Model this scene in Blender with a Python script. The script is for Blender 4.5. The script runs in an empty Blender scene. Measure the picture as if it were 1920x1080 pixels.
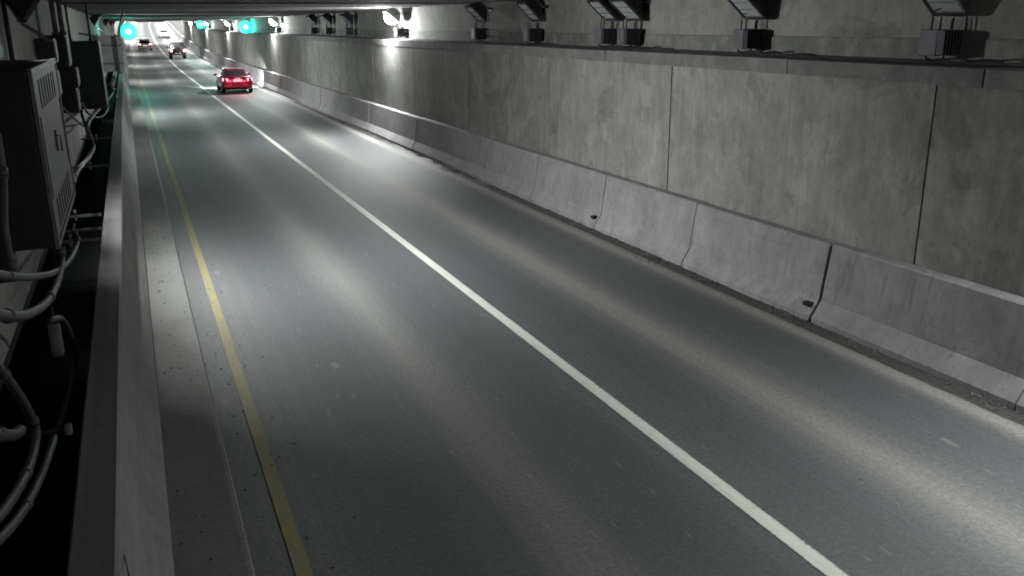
import bpy, bmesh, math, random
from mathutils import Vector, Matrix
random.seed(11)
SC = bpy.context.scene
COL = SC.collection
R_ = math.radians

# ------------------------------------------------------------------ camera
FPX = 1644.6
CAMROT = Matrix(((0.9205, 0.1204, -0.3718), (-0.3907, 0.2626, -0.8823), (-0.0086, 0.9574, 0.2887)))
CAMROT = CAMROT.to_quaternion().normalized().to_matrix()
CAMZ = 3.9
cd = bpy.data.cameras.new('camera')
cam = bpy.data.objects.new('camera', cd)
COL.objects.link(cam)
cam.matrix_world = Matrix.Translation((0, 0, CAMZ)) @ CAMROT.to_4x4()
cd.sensor_width = 36.0
cd.lens = FPX / 1920 * 36.0
cd.clip_start = 0.05
cd.clip_end = 2000
SC.camera = cam
SC.render.resolution_x, SC.render.resolution_y = 1024, 576

# ------------------------------------------------------------------ world: night sky seen only past the portal
W = bpy.data.worlds.new('World')
SC.world = W
W.use_nodes = True
nt = W.node_tree
sky = nt.nodes.new('ShaderNodeTexSky')
sky.sky_type = 'NISHITA'
sky.sun_disc = False
sky.sun_elevation = R_(-5)
sky.sun_rotation = R_(200)
nt.links.new(sky.outputs[0], nt.nodes['Background'].inputs[0])
nt.nodes['Background'].inputs[1].default_value = 0.05
SC.view_settings.view_transform = 'Standard'
SC.view_settings.look = 'None'
SC.view_settings.gamma = 1
SC.view_settings.exposure = 0.0
try:
    SC.cycles.use_denoising = True
    SC.cycles.max_bounces = 8
    SC.cycles.filter_width = 1.8
    SC.cycles.diffuse_bounces = 4
    SC.cycles.sample_clamp_indirect = 4
except Exception:
    pass

# lamp powers (watts) for the real lamps built further down
P_RIGHT, P_LEFT, P_SPILL = 610, 600, 600
P_GREEN = 340
P_PORTAL = 1400
LAMP_COL = (0.97, 1.0, 0.975)

# ------------------------------------------------------------------ the road's line: straight, then rising and easing right
DS = 1.0
_S0 = -40
PATH = []
_x = _z = _h = _g = 0.0
_y = 0.0
for i in range(0, 421):
    s = i * DS
    PATH.append((_x, _y, _z, _h, _g))
    k = 0 if s < 52 else (2.8e-5 if s < 156 else 3.0e-4)
    gk = 0 if s < 81 else (5.0e-4 if s < 176.6 else -3.9e-4)
    if s > 300: gk = 0
    _h += k * DS; _g += gk * DS
    _x += math.sin(_h) * DS; _y += math.cos(_h) * DS; _z += _g * DS

def frame(s):
    if s <= 0: return (0.0, s, 0.0, 0.0, 0.0)
    i = min(int(s), 419); t = s - i
    a, b = PATH[i], PATH[i + 1]
    return tuple(a[k] + (b[k] - a[k]) * t for k in range(5))

def pt(s, off, z):
    x, y, zz, h, g = frame(s)
    return Vector((x + off * math.cos(h), y - off * math.sin(h), zz + z))

def ceil_z(s):
    return 4.45 + 0.40 * frame(s)[2]

def pix(px, py, X):
    """point on the plane x = X that the photograph shows at (px, py)"""
    v = CAMROT @ Vector((px - 960, -(py - 540), -FPX))
    t = X / v.x
    return Vector((X, v.y * t, v.z * t + CAMZ))

# ------------------------------------------------------------------ helpers
class MB:
    def __init__(self): self.v = []; self.f = []; self.uv = []; self.sm = []
    def add(self, vs, fs, uvs=None, smooth=False):
        b = len(self.v)
        self.v += [tuple(p) for p in vs]
        self.uv += list(uvs) if uvs else [(0, 0)] * len(vs)
        for f in fs:
            self.f.append(tuple(i + b for i in f)); self.sm.append(smooth)
        return self
    def box(self, a, b, bev=0.0, M=None):
        bm = bmesh.new()
        bmesh.ops.create_cube(bm, size=1)
        for v in bm.verts:
            v.co = Vector([a[i] + (b[i] - a[i]) * (v.co[i] + .5) for i in range(3)])
        if bev > 0:
            bmesh.ops.bevel(bm, geom=bm.edges[:], offset=bev, segments=2, affect='EDGES', profile=.6)
        return self.frombm(bm, M)
    def frombm(self, bm, M=None, smooth=False):
        bm.verts.ensure_lookup_table(); bm.verts.index_update()
        vs = [(M @ v.co if M else v.co.copy()) for v in bm.verts]
        fs = [[v.index for v in f.verts] for f in bm.faces]
        bm.free()
        return self.add(vs, fs, None, smooth)
    def tube(self, pts, r, seg=8, cap=True):
        pts = [Vector(p) for p in pts]; n = len(pts); vs = []; fs = []
        prev = None
        for i, p in enumerate(pts):
            d = (pts[min(i + 1, n - 1)] - pts[max(i - 1, 0)]).normalized()
            if prev is None:
                u = d.orthogonal().normalized()
            else:
                u = (prev - d * prev.dot(d)).normalized()
            prev = u; w = d.cross(u)
            rr = r[i] if isinstance(r, (list, tuple)) else r
            for k in range(seg):
                a = 2 * math.pi * k / seg
                vs.append(p + u * (math.cos(a) * rr) + w * (math.sin(a) * rr))
        for i in range(n - 1):
            for k in range(seg):
                k2 = (k + 1) % seg
                fs.append((i * seg + k, i * seg + k2, (i + 1) * seg + k2, (i + 1) * seg + k))
        if cap:
            fs.append(tuple(range(seg))[::-1]); fs.append(tuple((n - 1) * seg + k for k in range(seg)))
        return self.add(vs, fs, None, True)
    def loft(self, rings, cap=True, smooth=False):
        n = len(rings[0]); vs = [p for r in rings for p in r]; fs = []
        for i in range(len(rings) - 1):
            for k in range(n):
                k2 = (k + 1) % n
                fs.append((i * n + k, i * n + k2, (i + 1) * n + k2, (i + 1) * n + k))
        if cap:
            fs.append(tuple(range(n))[::-1]); fs.append(tuple((len(rings) - 1) * n + k for k in range(n)))
        return self.add(vs, fs, None, smooth)
    def sweep(self, prof, ss, closed=True, zf=None, rel=None):
        """profile of (offset, height) carried along the road line through stations ss"""
        n = len(prof); vs = []; uvs = []; fs = []
        for s in ss:
            L = 0
            for j, (o, z) in enumerate(prof):
                p = pt(s, o, z) if zf is None else pt(s, o, 0) + Vector((0, 0, zf(s, o, z) - frame(s)[2]))
                if rel is not None: p = p - rel
                vs.append(p); uvs.append((o, s))
        m = n if closed else n - 1
        for i in range(len(ss) - 1):
            for k in range(m):
                k2 = (k + 1) % n
                fs.append((i * n + k, i * n + k2, (i + 1) * n + k2, (i + 1) * n + k))
        if closed:
            fs.append(tuple(range(n))[::-1]); fs.append(tuple((len(ss) - 1) * n + k for k in range(n)))
        return self.add(vs, fs, uvs)
    def build(self, name, mat, parent=None, fix=True):
        me = bpy.data.meshes.new(name)
        me.from_pydata(self.v, [], self.f)
        uvl = me.uv_layers.new(name='UVMap')
        for l in me.loops: uvl.data[l.index].uv = self.uv[l.vertex_index]
        for p, s in zip(me.polygons, self.sm): p.use_smooth = s
        if fix:
            bm = bmesh.new(); bm.from_mesh(me)
            bmesh.ops.recalc_face_normals(bm, faces=bm.faces[:]); bm.to_mesh(me); bm.free()
        me.materials.append(mat)
        o = bpy.data.objects.new(name, me); COL.objects.link(o)
        if parent: o.parent = parent
        return o

def tag(o, label=None, cat=None, group=None, kind=None):
    if label: o['label'] = label
    if cat: o['category'] = cat
    if group: o['group'] = group
    if kind: o['kind'] = kind
    return o

def thing(name, label, cat, loc=(0, 0, 0), rz=0, group=None):
    o = bpy.data.objects.new(name, None); COL.objects.link(o)
    o.location = loc; o.rotation_euler = (0, 0, rz)
    o.empty_display_size = .2
    return tag(o, label, cat, group)

def dup(o, parent=None):
    kids = list(o.children)
    c = o.copy(); COL.objects.link(c)
    if parent is not None: c.parent = parent
    for ch in kids: dup(ch, c)
    return c

def place(o, s, off, z):
    o.location = pt(s, off, z); o.rotation_euler = (0, 0, -frame(s)[3])

def steps(a, b, d):
    n = max(1, int(math.ceil((b - a) / d)))
    return [a + (b - a) * i / n for i in range(n + 1)]

def smooth_path(pts, n=6):
    """Catmull-Rom through points"""
    P = [Vector(p) for p in pts]; out = []
    for i in range(len(P) - 1):
        p0, p1, p2, p3 = P[max(i - 1, 0)], P[i], P[i + 1], P[min(i + 2, len(P) - 1)]
        for k in range(n):
            t = k / n
            out.append(.5 * ((2 * p1) + (-p0 + p2) * t + (2 * p0 - 5 * p1 + 4 * p2 - p3) * t * t + (-p0 + 3 * p1 - 3 * p2 + p3) * t ** 3))
    out.append(P[-1]); return out

# ------------------------------------------------------------------ materials
class N:
    def __init__(self, name):
        self.m = bpy.data.materials.new(name); self.m.use_nodes = True
        self.t = self.m.node_tree; self.b = self.t.nodes['Principled BSDF']
    def n(self, typ, **kw):
        o = self.t.nodes.new(typ)
        for k, v in kw.items(): setattr(o, k, v)
        return o
    def l(self, a, b): self.t.links.new(a, b)
    def math(self, op, a, b=None, clamp=False):
        o = self.n('ShaderNodeMath', operation=op, use_clamp=clamp)
        for i, v in enumerate((a, b)):
            if v is None: continue
            if isinstance(v, (int, float)): o.inputs[i].default_value = v
            else: self.l(v, o.inputs[i])
        return o.outputs[0]
    def noise(self, vec, scale, detail=4, rough=.55, dist=0):
        o = self.n('ShaderNodeTexNoise')
        o.inputs['Scale'].default_value = scale; o.inputs['Detail'].default_value = detail
        o.inputs['Roughness'].default_value = rough; o.inputs['Distortion'].default_value = dist
        self.l(vec, o.inputs['Vector']); return o.outputs['Fac']
    def mapping(self, vec, sc=(1, 1, 1), loc=(0, 0, 0)):
        o = self.n('ShaderNodeMapping'); o.inputs['Scale'].default_value = sc; o.inputs['Location'].default_value = loc
        self.l(vec, o.inputs['Vector']); return o.outputs[0]
    def ramp(self, fac, stops):
        o = self.n('ShaderNodeValToRGB'); e = o.color_ramp.elements
        while len(e) < len(stops): e.new(.5)
        for i, (p, c) in enumerate(stops):
            e[i].position = p; e[i].color = (c, c, c, 1) if isinstance(c, (int, float)) else (*c, 1)
        self.l(fac, o.inputs[0]); return o.outputs[0]
    def mix(self, fac, a, b, mode='MIX'):
        o = self.n('ShaderNodeMix', data_type='RGBA', blend_type=mode)
        for v, k in ((fac, 0), (a, 6), (b, 7)):
            if isinstance(v, (int, float)): o.inputs[k].default_value = v
            elif isinstance(v, tuple): o.inputs[k].default_value = (*v, 1)
            else: self.l(v, o.inputs[k])
        return o.outputs[2]
    def bump(self, h, strength=.3, dist=.01):
        o = self.n('ShaderNodeBump'); o.inputs['Strength'].default_value = strength; o.inputs['Distance'].default_value = dist
        self.l(h, o.inputs['Height']); self.l(o.outputs[0], self.b.inputs['Normal'])
    def rgh(self, v):
        if isinstance(v, (int, float)): self.b.inputs['Roughness'].default_value = v
        else: self.l(v, self.b.inputs['Roughness'])

def concrete(name, dark, mid, light, streak=.5, rand=.25, blot=.9, seed=0.0, along=(5, 5, .6), patch=.3, scuff=0.0, drip=0.0):
    a = N(name)
    tc = a.n('ShaderNodeTexCoord').outputs['Object']
    oi = a.n('ShaderNodeObjectInfo').outputs['Random']
    off = a.n('ShaderNodeCombineXYZ'); a.l(a.math('MULTIPLY', oi, 37.0), off.inputs[0]); a.l(a.math('MULTIPLY', oi, 91.0), off.inputs[1])
    add = a.n('ShaderNodeVectorMath', operation='ADD'); a.l(tc, add.inputs[0]); a.l(off.outputs[0], add.inputs[1])
    v = a.mapping(add.outputs[0], (1, 1, 1), (seed, seed * 2, 0))
    big = a.noise(v, blot, 5, .6, .6)
    mid_n = a.noise(v, 4.0, 7, .75)
    st = a.noise(a.mapping(v, along), 1.0, 5, .6)
    st2 = a.noise(a.mapping(v, tuple(c * (3 if c > 1 else 1.4) for c in along)), 1.0, 3, .5)
    fine = a.noise(v, 70, 3, .7)
    s = a.math('ADD', a.math('MULTIPLY', big, 1.0), a.math('MULTIPLY', mid_n, .9))
    s = a.math('ADD', s, a.math('MULTIPLY', st, streak))
    s = a.math('ADD', s, a.math('MULTIPLY', st2, streak * .35))
    s = a.math('ADD', s, a.math('MULTIPLY', fine, .25))
    s = a.math('DIVIDE', s, 1.0 + .9 + streak * 1.35 + .25)
    s = a.math('ADD', s, a.math('MULTIPLY', a.math('SUBTRACT', oi, .5), rand * .35))
    col = a.ramp(s, [(.38, dark), (.5, mid), (.61, light)])
    # dark damp patches with ragged edges, and small pits
    pn = a.noise(v, .62, 6, .58, .9)
    pat = a.ramp(pn, [(.58, 0.0), (.61, 1.0), (.70, .55)])
    col = a.mix(a.math('MULTIPLY', pat, patch), col, tuple(c * .62 for c in dark))
    lt = a.ramp(a.noise(a.mapping(v, (1, 1, .8), (5, 3, 9)), .8, 6, .6, 1.0), [(.60, 0.0), (.64, 1.0)])
    col = a.mix(a.math('MULTIPLY', lt, patch * 1.1), col, tuple(c * 1.18 for c in light))
    spk = a.ramp(a.noise(a.mapping(v, (16, 16, 9)), 1.0, 5, .8), [(.32, 1.0), (.45, 0.0)])
    col = a.mix(a.math('MULTIPLY', spk, .5), col, tuple(c * .55 for c in dark))
    vo = a.n('ShaderNodeTexVoronoi'); vo.inputs['Scale'].default_value = 6.5; a.l(v, vo.inputs['Vector'])
    pit = a.ramp(vo.outputs['Distance'], [(.035, 1.0), (.06, 0.0)])
    col = a.mix(a.math('MULTIPLY', pit, .6), col, tuple(c * .3 for c in dark))
    if seed == 5:   # flat top coloured darker to offset the lamp's glare on it
        ge = a.n('ShaderNodeNewGeometry'); sx = a.n('ShaderNodeSeparateXYZ'); a.l(ge.outputs['Normal'], sx.inputs[0])
        col = a.mix(a.math('MULTIPLY', a.ramp(sx.outputs[2], [(.90, 0.0), (.97, 1.0)]), .28), col, (.03, .03, .032))
    if scuff:   # dark tyre scrapes along the run of the face
        sn = a.noise(a.mapping(v, (14, .45, 14), (2, 7, 1)), 1.0, 4, .65)
        col = a.mix(a.math('MULTIPLY', a.ramp(sn, [(.60, 0.0), (.70, 1.0)]), scuff), col, (.05, .048, .046))
    if drip:    # water runs down the face
        dn = a.noise(a.mapping(v, (9, 9, .28), (6, 1, 3)), 1.0, 3, .55)
        dm = a.ramp(a.noise(v, .8, 3), [(.42, 0.0), (.6, 1.0)])
        col = a.mix(a.math('MULTIPLY', a.math('MULTIPLY', a.ramp(dn, [(.56, 0.0), (.64, 1.0)]), dm), drip), col, tuple(c * .5 for c in dark))
    a.l(col, a.b.inputs['Base Color']); a.rgh(.85)
    a.b.inputs['Specular IOR Level'].default_value = .3
    a.bump(a.math('ADD', a.math('MULTIPLY', fine, .5), a.math('ADD', mid_n, a.math('MULTIPLY', pit, -1.0))), .35, .01)
    return a.m

def plain(name, col, rough=.5, metal=0.0, var=.25, scale=8, coat=0):
    a = N(name); tc = a.n('ShaderNodeTexCoord').outputs['Object']
    n = a.noise(tc, scale, 5, .6)
    c = a.ramp(n, [(.3, tuple(x * (1 - var) for x in col)), (.7, tuple(min(1, x * (1 + var)) for x in col))])
    a.l(c, a.b.inputs['Base Color'])
    if rough >= .5: a.b.inputs['Specular IOR Level'].default_value = .2
    a.rgh(a.math('ADD', a.math('MULTIPLY', n, .2), rough - .1)); a.b.inputs['Metallic'].default_value = metal
    if coat: a.b.inputs['Coat Weight'].default_value = coat
    a.bump(a.noise(tc, 60, 3), .05, .004)
    return a.m

def emit(name, col, strength, base=(.02, .02, .02)):
    a = N(name)
    a.b.inputs['Base Color'].default_value = (*base, 1); a.rgh(.3)
    a.b.inputs['Emission Color'].default_value = (*col, 1); a.b.inputs['Emission Strength'].default_value = strength
    return a.m

M = {}
M['panel'] = concrete('wall_concrete', (.11, .11, .104), (.178, .178, .167), (.245, .244, .228), .55, .10, .9, 0, (6, 6, .9), .36, 0, .25)
M['upper'] = concrete('upper_concrete', (.115, .115, .107), (.168, .168, .156), (.225, .225, .205), .45, .1, .8, 4)
M['band'] = concrete('rough_band_concrete', (.085, .088, .082), (.125, .128, .12), (.19, .19, .175), .5, .1, 3.5, 9)
M['coping'] = concrete('coping_concrete', (.10, .10, .097), (.14, .14, .135), (.19, .19, .18), .1, .35, 1.2, 2)
M['barrier'] = concrete('barrier_concrete', (.145, .143, .147), (.20, .197, .20), (.255, .25, .255), .5, .22, .8, 7, (5, 5, .5), .18, .16, .3)
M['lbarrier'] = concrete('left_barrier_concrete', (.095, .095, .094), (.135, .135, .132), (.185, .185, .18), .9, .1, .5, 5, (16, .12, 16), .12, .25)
M['leftwall'] = concrete('left_wall_concrete', (.12, .12, .112), (.17, .17, .158), (.23, .23, .21), .4, .2, .7, 3)
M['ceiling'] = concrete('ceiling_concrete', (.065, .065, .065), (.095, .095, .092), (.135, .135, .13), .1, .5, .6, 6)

def road_mat():
    a = N('asphalt')
    uv = a.n('ShaderNodeUVMap').outputs[0]
    sep = a.n('ShaderNodeSeparateXYZ'); a.l(uv, sep.inputs[0])
    u, v = sep.outputs[0], sep.outputs[1]
    wob = a.math('MULTIPLY', a.math('SUBTRACT', a.noise(a.mapping(uv, (.02, .05, 1)), 1.0, 2), .5), .5)
    uw = a.math('ADD', u, wob)
    def g(c, w, amp):
        d = a.math('DIVIDE', a.math('SUBTRACT', uw, c), w)
        return a.math('MULTIPLY', a.math('POWER', 2.718, a.math('MULTIPLY', a.math('MULTIPLY', d, d), -1)), amp)
    # the lighter dusty strips that wheels do not sweep, the darker wheel paths between them
    dust = g(2.68, .36, .85)
    for c, w, amp in ((5.97, .38, 1.12), (7.66, .2, 1.5), (.65, .6, .5), (4.35, .35, .2), (4.9, .3, -.1), (7.0, .4, -.18), (1.75, .42, -.28), (3.6, .35, -.25), (5.1, .3, -.2)):
        dust = a.math('ADD', dust, g(c, w, amp))
    streak = a.noise(a.mapping(uv, (5.5, .06, 1)), 1.0, 6, .65)
    cloud = a.noise(a.mapping(uv, (.6, .12, 1)), 1.0, 5, .6)
    grain = a.noise(uv, 95, 2, .7)
    grain2 = a.noise(uv, 22, 5, .8)
    val = a.math('ADD', a.math('MULTIPLY', dust, .55), a.math('MULTIPLY', a.math('SUBTRACT', streak, .5), .5))
    val = a.math('ADD', val, a.math('MULTIPLY', a.math('SUBTRACT', cloud, .5), .5))
    val = a.math('ADD', val, .25)
    base = a.ramp(val, [(.0, (.058, .060, .064)), (.3, (.076, .078, .083)), (.7, (.13, .13, .126)), (1.0, (.20, .198, .185))])
    gr = a.ramp(a.math('ADD', a.math('MULTIPLY', grain, .45), a.math('MULTIPLY', grain2, .55)), [(.3, .42), (.5, .95), (.72, 1.9)])
    col = a.mix(1.0, base, gr, 'MULTIPLY')
    # flattened pale spots and short scuffs
    vo = a.n('ShaderNodeTexVoronoi'); vo.inputs['Scale'].default_value = .9; a.l(a.mapping(uv, (1.6, .7, 1)), vo.inputs['Vector'])
    dd = a.math('ADD', vo.outputs['Distance'], a.math('MULTIPLY', a.noise(uv, 9, 3), .06))
    spot = a.ramp(dd, [(.085, 1.0), (.105, 0.0)])
    col = a.mix(a.math('MULTIPLY', spot, .33), col, (.24, .24, .23))
    sc = a.n('ShaderNodeTexVoronoi'); sc.inputs['Scale'].default_value = 1.0; a.l(a.mapping(uv, (9, 1.2, 1), (3, 8, 0)), sc.inputs['Vector'])
    col = a.mix(a.math('MULTIPLY', a.ramp(sc.outputs['Distance'], [(.05, 1.0), (.10, 0.0)]), .4), col, (.24, .24, .23))
    # ragged strip of dirt at the barrier's foot
    edge = a.math('ADD', u, a.math('MULTIPLY', a.math('SUBTRACT', a.noise(uv, 2.2, 6, .7), .5), .06))
    dirt = a.ramp(a.math('SUBTRACT', edge, 7.0), [(.79, 0.0), (.81, 1.0)])
    dcol = a.ramp(a.noise(uv, 14, 6, .75), [(.35, (.02, .02, .019)), (.52, (.048, .047, .045)), (.7, (.09, .087, .082))])
    col = a.mix(dirt, col, dcol)
    a.l(col, a.b.inputs['Base Color'])
    a.rgh(a.math('SUBTRACT', .66, a.math('MULTIPLY', grain2, .12)))
    a.b.inputs['Specular IOR Level'].default_value = .45
    a.bump(a.math('ADD', grain, a.math('MULTIPLY', grain2, .8)), .55, .012)
    return a.m
M['road'] = road_mat()

def paint_mat(name, col, wear, base=(.085, .085, .082), cen=4.335, hw=.08):
    a = N(name); uv = a.n('ShaderNodeUVMap').outputs[0]
    n = a.noise(a.mapping(uv, (14, 4, 1)), 1.0, 6, .75)
    n2 = a.noise(uv, 60, 3, .7)
    s = a.math('ADD', a.math('MULTIPLY', n, .7), a.math('MULTIPLY', n2, .3))
    m = a.ramp(s, [(wear - .09, 0.0), (wear + .09, 1.0)])
    sp = a.n('ShaderNodeSeparateXYZ'); a.l(uv, sp.inputs[0])
    ed = a.math('DIVIDE', a.math('ABSOLUTE', a.math('SUBTRACT', sp.outputs[0], cen)), hw)
    ed = a.math('ADD', ed, a.math('MULTIPLY', a.math('SUBTRACT', a.noise(uv, 26, 5, .75), .5), .7))
    m = a.math('MULTIPLY', m, a.ramp(ed, [(.80, 1.0), (1.0, 0.12)]))
    c = a.mix(a.math('MULTIPLY', n2, .9), col, tuple(x * .55 for x in col))
    c = a.mix(a.ramp(a.noise(a.mapping(uv, (6, .5, 1)), 1.0, 5, .7), [(.45, 0.0), (.7, .55)]), c, tuple(x * .5 for x in col))
    a.l(a.mix(m, base, c), a.b.inputs['Base Color']); a.rgh(.6)
    a.bump(n2, .3, .006)
    return a.m
M['white'] = paint_mat('white_line_paint', (.70, .71, .65), .36)
M['yellow'] = paint_mat('yellow_line_paint', (.27, .24, .10), .47, (.15, .147, .132), .745, .062)

def kerb_mat():
    a = N('kerb_concrete'); uv = a.n('ShaderNodeUVMap').outputs[0]
    cr = a.noise(a.mapping(uv, (1.2, 34, 1)), 1.0, 4, .7)
    big = a.noise(a.mapping(uv, (1.5, .5, 1)), 1.0, 6, .65)
    fine = a.noise(uv, 40, 4, .75)
    s = a.math('ADD', a.math('MULTIPLY', cr, .3), a.math('ADD', a.math('MULTIPLY', big, .45), a.math('MULTIPLY', fine, .25)))
    col = a.ramp(s, [(.34, (.065, .065, .063)), (.5, (.13, .13, .125)), (.66, (.19, .19, .18))])
    vo = a.n('ShaderNodeTexVoronoi'); vo.inputs['Scale'].default_value = 11; a.l(uv, vo.inputs['Vector'])
    col = a.mix(a.math('MULTIPLY', a.ramp(a.math('ADD', vo.outputs['Distance'], a.math('MULTIPLY', big, .22)), [(.125, 1.0), (.15, 0.0)]), .75), col, (.015, .015, .014))
    a.l(col, a.b.inputs['Base Color']); a.rgh(.8); a.bump(a.math('ADD', cr, fine), .4, .01)
    return a.m
M['kerb'] = kerb_mat()
M['stone'] = plain('loose_stone', (.075, .073, .07), .85, 0, .5, 3)
M['dark_metal'] = plain('dark_metal', (.042, .040, .048), .5, .3, .3, 6)
M['grey_metal'] = plain('grey_metal', (.10, .097, .108), .55, .2, .25, 6)
M['galv'] = plain('galvanised_steel', (.13, .13, .135), .5, .5, .3, 12)
M['cabinet'] = plain('cabinet_paint', (.085, .082, .09), .55, 0, .2, 5)
M['cabinet_dark'] = plain('dark_cabinet_paint', (.013, .014, .0145), .6, 0, .3, 5)
M['cabinet_blue'] = plain('blue_grey_cabinet_paint', (.045, .05, .056), .55, 0, .2, 5)
M['sign_back'] = plain('bare_sign_metal', (.26, .27, .27), .5, .1, .2, 4)
M['conduit'] = plain('grey_conduit_plastic', (.04, .039, .042), .55, 0, .2, 10)
M['black'] = plain('black_rubber', (.012, .012, .014), .7, 0, .3, 10)
M['lens'] = plain('unlit_lens', (.20, .21, .22), .18, 0, .25, 14)
M['lens_strip'] = plain('unlit_diodes', (.32, .33, .33), .3, 0, .2, 30)
M['lit'] = emit('lit_lens', LAMP_COL, 40)
M['green_lit'] = emit('green_signal_lens', (.004, 1.0, .74), 26)
M['green_core'] = emit('green_lamp_core', (.62, 1.0, .93), 3)
M['glow_catcher'] = plain('pale_glow_catcher', (.45, .46, .46), .6, 0, .1, 6)  # pale colour for surfaces meant to catch lamp light as glow
M['tail'] = emit('brake_lamp', (1.0, .2, .32), 7.0)
M['tail_far'] = emit('tail_lamp', (1.0, .34, .30), 14)
M['plate'] = emit('lit_plate', (1.0, .85, .88), .55, (.7, .7, .7))
M['headlamp'] = emit('headlamp', (1, 1, .95), 20)
M['car_red'] = plain('crimson_car_paint', (.15, .003, .02), .28, .1, .15, 2, 1.0)
M['car_black'] = plain('black_car_paint', (.004, .003, .004), .45, 0, .2, 2, .2)
M['car_grey'] = plain('silver_car_paint', (.25, .22, .22), .3, .3, .2, 2, 1.0)
M['car_white'] = plain('white_car_paint', (.6, .6, .58), .3, 0, .1, 2, 1.0)
M['glass'] = plain('car_glass', (.012, .01, .014), .08, 0, .2, 2)
M['gap_shade'] = plain('painted_gap_shade', (.010, .010, .011), .9, 0, .3, 4)  # near-black colour standing in for shade behind the left barrier
M['tyre'] = plain('tyre_rubber', (.015, .015, .015), .8, 0, .2, 20)
M['rim'] = plain('wheel_rim', (.35, .34, .36), .35, .8, .15, 10)

# ------------------------------------------------------------------ ground, road and painted lines (the setting)
S_END, S_PORTAL, S_BACK = 320, 150, -30
ss_road = steps(S_BACK, S_END, 2.5)
g = MB().add([(-60, -60, -.6), (90, -60, -.6), (90, 440, -.6), (-60, 440, -.6)], [(0, 1, 2, 3)])
tag(g.build('ground', M['stone'], fix=False), kind='structure')
tag(MB().sweep([(-1.45, -.004), (.405, -.002), (3, 0), (5.5, 0), (8.52, 0)], ss_road, closed=False).build('road', M['road'], fix=False), kind='structure')
tag(MB().sweep([(-.16, .03), (.36, .045), (.395, .04), (.41, .0), (.41, -.05), (-.16, -.05)], ss_road).build('kerb', M['kerb']), kind='structure')
tag(MB().sweep([(-1.42, .012), (-.65, .012)], ss_road, closed=False).build('gap_shade_floor', M['gap_shade'], fix=False), kind='structure')  # dark sheet painting the shade on the gap floor
tag(MB().sweep([(4.255, .004), (4.335, .0045), (4.415, .004)], ss_road, closed=False).build('white_line', M['white'], fix=False), kind='structure')
tag(MB().sweep([(.685, .004), (.745, .0045), (.805, .004)], ss_road, closed=False).build('yellow_line', M['yellow'], fix=False), kind='structure')

# ------------------------------------------------------------------ right wall: precast panels, coping ledge, set-back upper wall
wall = thing('tunnel_wall', 'tall weathered concrete tunnel wall of precast panels with coping ledge behind the barrier row', 'wall', (8.55, 0, 0))
REL = Vector((8.55, 0, 0))
pj = [7.62 - 5.2 * q for q in range(7, 0, -1)] + [7.62, 13.15, 18.05, 23.3, 28.45, 33.7, 38.9]
while pj[-1] < S_END - 6: pj.append(pj[-1] + 5.2)
for a, b in zip(pj[:-1], pj[1:]):
    t = random.uniform(-.006, .006)
    MB().sweep([(8.55 + t, -.1), (8.55 + t, 3.18), (8.78, 3.18), (8.78, -.1)], steps(a + .015, b - .015, 2.6), rel=REL).build('wall_panel', M['panel'], wall)
cuts = [-30, -18.4, -8, -2.8, 2.4, 7.0, 10.2, 15.5, 18.0, 23.2]
while cuts[-1] < S_END - 6: cuts.append(cuts[-1] + random.choice((5.2, 5.2, 2.6, 7.8)))
for a, b in zip(cuts[:-1], cuts[1:]):
    t = random.uniform(-.008, .008)
    MB().sweep([(8.535 + t, 3.183), (8.535 + t, 3.385 + t * .6), (9.22, 3.43), (9.22, 3.183)], steps(a + .012, b - .012, 2.6), rel=REL).build('coping', M['coping'], wall)
for a in range(-30, S_END - 5, 15):
    MB().sweep([(9.18, 3.40), (9.18, 3.655), (9.19, 3.68), (9.5, 3.68), (9.5, 3.40)], steps(a, a + 15, 2.5), rel=REL).build('rough_band', M['band'], wall)
    MB().sweep([(9.205, 3.683), (9.205, 4.75), (9.5, 4.75), (9.5, 3.683)], steps(a, a + 14.995, 2.5), rel=REL).build('upper_wall', M['upper'], wall)
# dark backing so that the joints read as gaps
MB().sweep([(8.64, -.1), (8.64, 3.17), (8.70, 3.17), (8.70, -.1)], steps(S_BACK, S_END - 6, 2.5), rel=REL).build('joint_filler', M['black'], wall)

# ------------------------------------------------------------------ left wall
lwall = thing('tunnel_wall', 'shadowed concrete tunnel wall carrying the electrical cabinets and conduits', 'wall', (-1.45, 0, 0))
RELL = Vector((-1.45, 0, 0))
k = 0
while -31 + 5.2 * k < S_END - 6:
    a, b = -31 + 5.2 * k, -31 + 5.2 * (k + 1)
    MB().sweep([(-1.42, -.1), (-1.42, 4.75), (-1.7, 4.75), (-1.7, -.1)], steps(a + .008, b - .008, 2.6), rel=RELL).build('wall_panel', M['leftwall'], lwall)
    k += 1

MB().sweep([(-1.40, -.05), (-1.40, .86), (-1.415, .88), (-1.43, .88), (-1.43, -.05)], steps(S_BACK, S_END - 6, 5), rel=RELL).build('wall_shade_strip', M['gap_shade'], lwall)  # dark strip painting the barrier's shadow on the lower wall

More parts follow.
